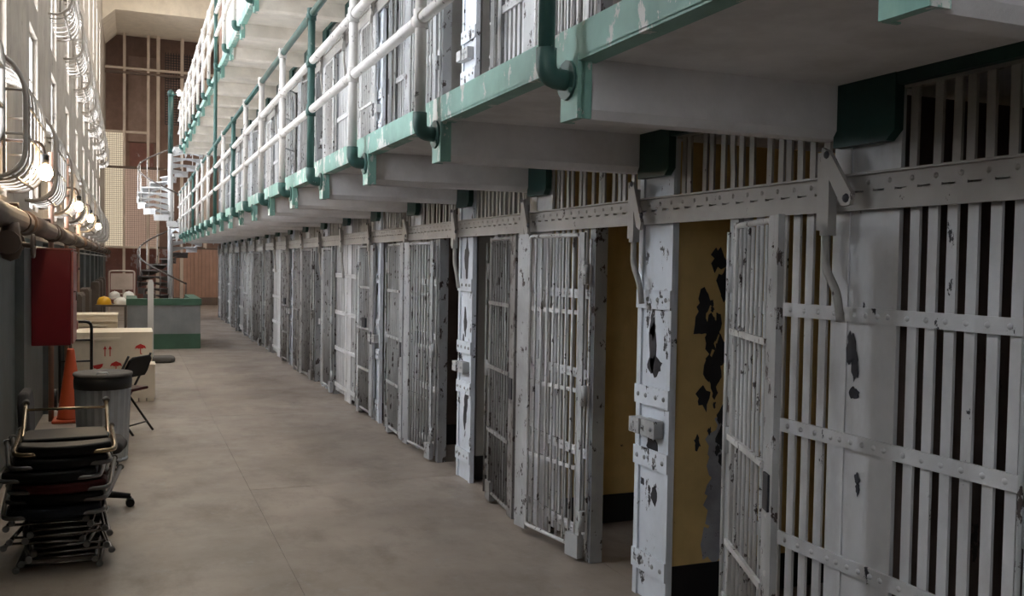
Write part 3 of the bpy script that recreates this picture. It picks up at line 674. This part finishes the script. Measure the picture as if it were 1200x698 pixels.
# ------------------------------------------------------------------ pile of folded chairs
def folded_chair(name, label, loc, rz, padmat, tube='chrome', seat='black_vinyl', tilt=0, open_ang=0):
    t = thing(name, label, 'folding chair', loc, rz, 'folded chairs in the pile'); t.rotation_euler = (tilt, 0, rz)
    # lies flat: y from feet (-.44) to the top of the back (.44), thickness about 6 cm
    fr = fillet([(-.215,-.43,.018),(-.215,.30,.018),(-.205,.43,.018),(.205,.43,.018),(.215,.30,.018),(.215,-.43,.018)], .07)
    f = obj('back_frame', MB().tube(fr, .0115, 8), tube, t, smooth=True)
    obj('stretcher', MB().tube([(-.215,-.36,.018),(.215,-.36,.018)], .008, 6), tube, f, smooth=True)
    lg = fillet([(-.19,-.41,.044),(-.19,.12,.044),(.19,.12,.044),(.19,-.41,.044)], .05)
    l = obj('leg_frame', MB().tube(lg, .0105, 8), tube, t, rot=(open_ang,0,0), smooth=True)
    obj('stretcher', MB().tube([(-.19,-.33,.044),(.19,-.33,.044)], .008, 6), tube, l, smooth=True)
    for s in (-1, 1):
        obj('rubber_foot', MB().lathe([(.017,0),(.019,.02),(.015,.032)], 10), 'rubber', f, (s*.215,-.425,.018), (pi/2,0,0), True)
        obj('rubber_foot', MB().lathe([(.017,0),(.019,.02),(.015,.032)], 10), 'rubber', l, (s*.19,-.405,.044), (pi/2,0,0), True)
    # padded back: bowed panel
    m_ = MB(); n = 10
    ring = []
    for i in range(n+1):
        x = -.20+.40*i/n; q = (x/.2)**2
        ring.append((x, .475-.09*q, .035-.012*q))
    prof = [(x, y) for x, y, _ in ring] + [(x, y-.17+.03*(x/.2)**2) for x, y, _ in reversed(ring)]
    m_.prism(prof, 2, .004, .058); bevel(obj('backrest', m_, padmat, t), .018, 3)
    m_ = MB(); m_.prism([(-.19,.16),(-.2,-.05),(-.18,-.17),(-.1,-.2),(.1,-.2),(.18,-.17),(.2,-.05),(.19,.16)], 2, .016, .054); bevel(obj('seat', m_, seat, t), .014, 3)
    return t
rnd = random.Random(5); z = 0
NCH = 11
pads = ['black_vinyl','black_vinyl','blue_vinyl','black_vinyl','black_vinyl','blue_vinyl','black_vinyl','maroon_vinyl','black_vinyl','black_vinyl','black_vinyl']
desc = ['lowest black', 'second lowest black', 'third lowest dark blue', 'fourth lowest black', 'fifth lowest black', 'upper dark blue', 'black just under the maroon', 'maroon', 'black just above the maroon', 'second from top black', 'topmost black']
for i in range(NCH):
    backs = i >= 5                    # upper chairs show their backs, lower ones their feet
    rz = (pi if backs else 0) + rnd.uniform(-.09, .09) + (.05 if i % 2 else -.04)
    lab = {'lowest black':'black folded chair lying lowest in the pile'}.get(desc[i], '%s folded chair in the pile by the left wall' % desc[i])
    ch = folded_chair('folding_chair', lab, (-.385+rnd.uniform(-.035,.035), 6.25+rnd.uniform(-.04,.04), z), rz, pads[i], 'brass_tube' if i == NCH-1 else 'chrome' if i < 5 else 'dark_chrome', pads[i], 0, -.32 if i == NCH-1 else 0)
    if backs: ch.scale = (1.22, 1, 1.15)
    z += .0695 if backs else .0605
# ------------------------------------------------------------------ office chair
oc = thing('office_chair', 'grey fabric swivel office chair behind the pile of folded chairs', 'office chair', (-.30, 7.18, 0))
bevel(obj('seat', MB().prism([(-.24,-.22),(.16,-.25),(.25,-.2),(.28,0),(.25,.2),(.16,.25),(-.24,.22)], 2, .42, .50), 'grey_fabric', oc), .035, 4)
bk = obj('backrest', MB().prism([(-.17,.56),(.17,.56),(.21,.66),(.2,.8),(.14,.88),(-.14,.88),(-.2,.8),(-.21,.66)], 0, -.36, -.29), 'grey_fabric', oc); bk.rotation_euler = (0, -.05, 0); bevel(bk, .03, 4)
obj('back_arm', MB().tube(fillet([(-.05,0,.41),(-.30,0,.40),(-.37,0,.62)], .08), .018, 8), 'black_plastic', oc, smooth=True)
obj('gas_column', MB().tube([(0,0,.08),(0,0,.26)], .028, 12).tube([(0,0,.26),(0,0,.42)], .018, 12), 'black_plastic', oc, smooth=True)
bs = obj('star_base', MB().lathe([(.05,.07),(.05,.12),(.035,.13)], 12), 'black_plastic', oc, smooth=True)
for i in range(5):
    a = .03 + i*2*pi/5; x, y = math.cos(a), math.sin(a)
    obj('base_leg', MB().tube([(0,0,.10),(x*.16,y*.16,.10),(x*.30,y*.30,.075)], [.028,.026,.02], 8), 'black_plastic', oc, smooth=True)
    obj('caster', MB().tube([(x*.30-y*.028,y*.30+x*.028,.03),(x*.30-y*.008,y*.30+x*.008,.03)], .03, 12).tube([(x*.30+y*.008,y*.30-x*.008,.03),(x*.30+y*.028,y*.30-x*.028,.03)], .03, 12).tube([(x*.30,y*.30,.03),(x*.30,y*.30,.075)], .01, 6), 'black_plastic', oc, smooth=True)
# ------------------------------------------------------------------ bin
bn = thing('trash_can', 'ribbed galvanised trash can with a black liner beside the chair pile', 'trash can', (-.222, 8.95, 0))
obj('body', MB().lathe([(.19,0),(.195,.02),(.2,.06),(.222,.60),(.224,.66)], 44, rib=.035), 'galvanised', bn)
obj('base_ring', MB().lathe([(.2,0),(.207,.012),(.2,.03)], 40), 'galvanised', bn, smooth=True)
obj('liner', MB().lathe([(.205,.63),(.235,.64),(.238,.70),(.232,.745),(.2,.75)], 40), 'black_plastic', bn, smooth=True)
obj('lid_ring', MB().lathe([(.236,.745),(.243,.752),(.243,.768),(.235,.776),(.18,.774),(.17,.770)], 44), 'sack_grey', bn, smooth=True)
obj('handle', MB().tube(fillet([(-.04,-.20,.775),(-.04,-.20,.79),(.04,-.20,.79),(.04,-.20,.775)], .01), .006, 6), 'galvanised', bn, smooth=True)
# ------------------------------------------------------------------ traffic cone
cn = thing('traffic_cone', 'orange traffic cone standing behind the trash can', 'cone', (-.60, 11.2, 0))
bevel(obj('base', MB().box(-.18, .18, -.18, .18, 0, .035), 'orange_plastic', cn), .02)
obj('cone', MB().lathe([(.145,.035),(.135,.05),(.038,.77),(.03,.79),(.022,.78)], 28), 'orange_plastic', cn, smooth=True)
# ------------------------------------------------------------------ hand truck
ht = thing('hand_truck', 'black tubular hand truck leaning by the crates', 'hand truck', (-.60, 12.2, 0))
obj('frame', MB().tube(fillet([(-.17,.0,.06),(-.17,.02,1.02),(.17,.02,1.02),(.17,.0,.06)], .08), .017, 10), 'black_plastic', ht, smooth=True)
for z_ in (.25, .55, .8): obj('cross_bar', MB().tube([(-.17,.01,z_),(.17,.01,z_)], .012, 8), 'black_plastic', ht, smooth=True)
obj('toe_plate', MB().box(-.19, .19, -.2, .0, .0, .012), 'black_plastic', ht)
for s in (-1, 1): obj('wheel', MB().tube([(s*.2,.08,.11),(s*.25,.08,.11)], .11, 18), 'black_plastic', ht, smooth=True)
# ------------------------------------------------------------------ crates
def crate(label, x0, x1, y0, y1, h, battens=(), z0=0):
    t = thing('crate', label, 'crate', ((x0+x1)/2, (y0+y1)/2, z0), 0, 'cream wooden crates'); hx, hy = (x1-x0)/2, (y1-y0)/2; p = .016
    obj('side_panel', MB().box(-hx, hx, -hy, -hy+p, .06, h-.02), 'crate_white', t); obj('side_panel', MB().box(-hx, hx, hy-p, hy, .06, h-.02), 'crate_white', t)
    obj('side_panel', MB().box(-hx, -hx+p, -hy+p, hy-p, .06, h-.02), 'crate_white', t); obj('side_panel', MB().box(hx-p, hx, -hy+p, hy-p, .06, h-.02), 'crate_white', t)
    obj('lid', MB().box(-hx-.006, hx+.006, -hy-.006, hy+.006, h-.02, h), 'crate_white', t)
    obj('floor_board', MB().box(-hx, hx, -hy, hy, .045, .06), 'crate_white', t)
    for x in (-hx+.05, 0, hx-.05): obj('skid', MB().box(x-.04, x+.04, -hy, hy, 0, .045), 'crate_white', t)
    for (a, b, c_, d_) in battens: obj('batten', MB().box(a-(x0+x1)/2, b-(x0+x1)/2, -hy-.022, -hy, c_, d_), 'crate_white', t)
    return t
c1 = crate('large cream crate with red shipping marks behind the folding chair', -.66, .262, 12.95, 13.75, .835, ((-.66,-.12,.735,.765),))
def mark(pts): obj('printed_mark', MB().prism([(p+.199, q) for p, q in pts], 1, -.4025, -.4002), 'print_red', c1)
for x in (-.30, -.24):
    mark([(x-.006,.53),(x+.006,.53),(x+.006,.62),(x+.02,.62),(x,.665),(x-.02,.62),(x-.006,.62)])
def umbrella(x, z, s):
    mark([(x-.075*s, z), (x-.06*s, z+.04*s), (x-.02*s, z+.06*s), (x, z+.07*s), (x+.02*s, z+.06*s), (x+.06*s, z+.04*s), (x+.075*s, z), (x+.045*s, z+.012*s), (x+.02*s, z), (x+.006*s, z+.008*s), (x+.006*s, z-.06*s), (x+.025*s, z-.075*s), (x+.0*s, z-.08*s), (x-.006*s, z-.06*s), (x-.006*s, z+.008*s), (x-.02*s, z), (x-.045*s, z+.012*s)])
umbrella(.12, .62, .9); umbrella(-.17, .40, .95)
mark([(-.44,.415),(-.32,.44),(-.33,.40),(-.36,.375),(-.385,.372),(-.385,.335),(-.36,.325),(-.42,.32),(-.40,.335),(-.40,.375),(-.43,.385)])
mark([(.12,.30),(.20,.30),(.20,.315),(.12,.315)])
c2 = crate('low cream crate standing at the foot of the marked crate', .0, .285, 12.5, 12.9, .46)
c3 = crate('cream crate behind the large marked crate, its top showing above', -.74, -.17, 14.1, 14.7, 1.0, ((-.74,-.19,.90,.94),(-.74,-.3,.84,.87)))
# ------------------------------------------------------------------ open folding chair
fc = thing('folding_chair', 'open black folding chair standing beside the trash can', 'folding chair', (-.08, 10.35, 0), .95)
# local: faces +x away from back; back at -x... the sitter looks towards -x after turning
for s in (-1, 1):
    obj('leg', MB().tube([(.22,s*.2,.0),(-.20,s*.2,.80)], .012, 8), 'black_plastic', fc, smooth=True)
    obj('leg', MB().tube([(-.24,s*.18,.0),(.12,s*.18,.46)], .012, 8), 'black_plastic', fc, smooth=True)
obj('stretcher', MB().tube([(-.17,-.18,.09),(-.17,.18,.09)], .008, 6), 'black_plastic', fc, smooth=True)
obj('stretcher', MB().tube([(.16,-.2,.12),(.16,.2,.12)], .008, 6), 'black_plastic', fc, smooth=True)
bevel(obj('seat', MB().prism([(-.19,-.18),(.2,-.2),(.23,-.12),(.23,.12),(.2,.2),(-.19,.18)], 2, .43, .46), 'maroon_vinyl', fc), .012, 3)
m_ = MB().prism([(-.2,.0),(.2,.0),(.215,.06),(.20,.2),(.15,.235),(-.15,.235),(-.2,.2),(-.215,.06)], 0, -.012, .014)
bb = obj('backrest', m_, 'black_vinyl', fc, (-.125,0,.57)); bb.rotation_euler = (0,-.42,0); bevel(bb, .01, 3)
fc.rotation_euler = (0, 0, math.radians(148))
# ------------------------------------------------------------------ sign post
ps = thing('post_stand', 'slim white post on a grey base in front of the counter', 'post', (.32, 17.3, 0))
obj('post', MB().box(-.048, .048, -.03, .03, .03, 1.36).prism([(-.048,1.36),(.048,1.36),(.03,1.42),(-.03,1.42)], 1, -.03, .03), 'post_white', ps)
bevel(obj('base', MB().prism([(-.1,-.2),(.34,-.22),(.4,-.1),(.4,.1),(.34,.22),(-.1,.2)], 2, 0, .1), 'sack_grey', ps), .04, 3)
# ------------------------------------------------------------------ counter
ct = thing('counter', 'grey booth counter with green top and green base stripe', 'counter', (0, 19.8, 0))
def cwall(x0, x1, y0, y1, h=1.0):
    p_ = obj('panel', MB().box(x0, x1, y0, y1, .3, .87), 'counter_grey', ct)
    obj('plinth', MB().box(x0-.004, x1+.004, y0-.004, y1+.004, 0, .3), 'counter_green', p_)
    obj('cap', MB().box(x0-.02, x1+.02, y0-.02, y1+.02, .87, h), 'counter_green', p_)
cwall(-.06, 1.30, 0, .16); cwall(1.14, 1.30, .161+.02, 2.5, 1.0); cwall(-.06, .10, .161+.02, 1.6, 1.0)
# ------------------------------------------------------------------ table with hard hats
tb = thing('work_table', 'small dark table against the left wall holding hard hats', 'table', (-.36, 21.9, 0))
obj('top', MB().box(-.3, .3, -.35, .35, .76, .80), 'tread_dark', tb)
for sx in (-1, 1):
    for sy in (-1, 1): obj('leg', MB().box(sx*.26-.025, sx*.26+.025, sy*.31-.025, sy*.31+.025, 0, .76), 'tread_dark', tb)
def hat(label, mat, loc, rz, s=1):
    t = thing('hard_hat', label, 'hard hat', loc, rz, 'hard hats')
    obj('shell', MB().lathe([(.128*s,0),(.13*s,.03),(.122*s,.08*s),(.095*s,.125*s),(.05*s,.15*s),(0,.155*s)], 20), mat, t, smooth=True)
    obj('brim', MB().prism([(.15*s*math.cos(a), .15*s*math.sin(a)*(1 if abs(a) > 1.2 else 1)) if abs(math.cos(a)) < .6 or math.cos(a) < 0 else (.2*s*math.cos(a), .15*s*math.sin(a)) for a in [2*pi*i/24 for i in range(24)]], 2, 0, .008), mat, t)
    obj('ridge', MB().tube([(.1*s*math.cos(a), 0, .158*s*math.sin(a)) for a in [.4+i*.23 for i in range(11)]], .012, 6), mat, t, smooth=True)
hat('yellow hard hat at the left end of the small table', 'yellow_plastic', (-.52, 21.72, .80), 1.57, 1.1)
hat('white hard hat lying next to the yellow one', 'white_plastic', (-.19, 21.72, .80), 1.57)
cl = tag(bevel(obj('folded_cloth', MB().prism([(-.12,-.15),(.14,-.13),(.16,.1),(-.05,.16),(-.14,.06)], 2, 0, .09), 'white_plastic', None, (-.2, 22.07, .80)), .03, 3), 'white folded cloth on the right end of the small table', 'cloth')
# ------------------------------------------------------------------ panelled cart behind the table
ca = thing('panel_cart', 'beige tubular cart with an upright panel behind the hard hat table', 'cart', (-.2, 25, 0))
obj('frame', MB().tube(fillet([(-.29,0,.1),(-.29,0,1.48),(.29,0,1.48),(.29,0,.1)], .07), .02, 8), 'cart_beige', ca, smooth=True)
obj('panel', MB().box(-.25, .25, -.012, .012, 1.02, 1.42), 'cart_beige', ca)
obj('cross_bar', MB().tube([(-.29,0,.92),(.29,0,.92)], .015, 8), 'cart_beige', ca, smooth=True)
obj('shelf', MB().box(-.29, .29, -.5, .0, .80, .83), 'cart_beige', ca)
for s in (-1, 1):
    obj('leg', MB().tube([(s*.27,-.48,.1),(s*.27,-.48,.8)], .016, 8), 'cart_beige', ca, smooth=True)
    for y in (-.48, 0): obj('wheel', MB().tube([(s*.29-.015,y,.06),(s*.29+.015,y,.06)], .06, 14), 'black_plastic', ca, smooth=True)
hat('left white hard hat on the cart shelf', 'white_plastic', (-.36, 24.76, .83), 4.5); hat('right white hard hat on the cart shelf', 'white_plastic', (-.04, 24.76, .83), 4.9)
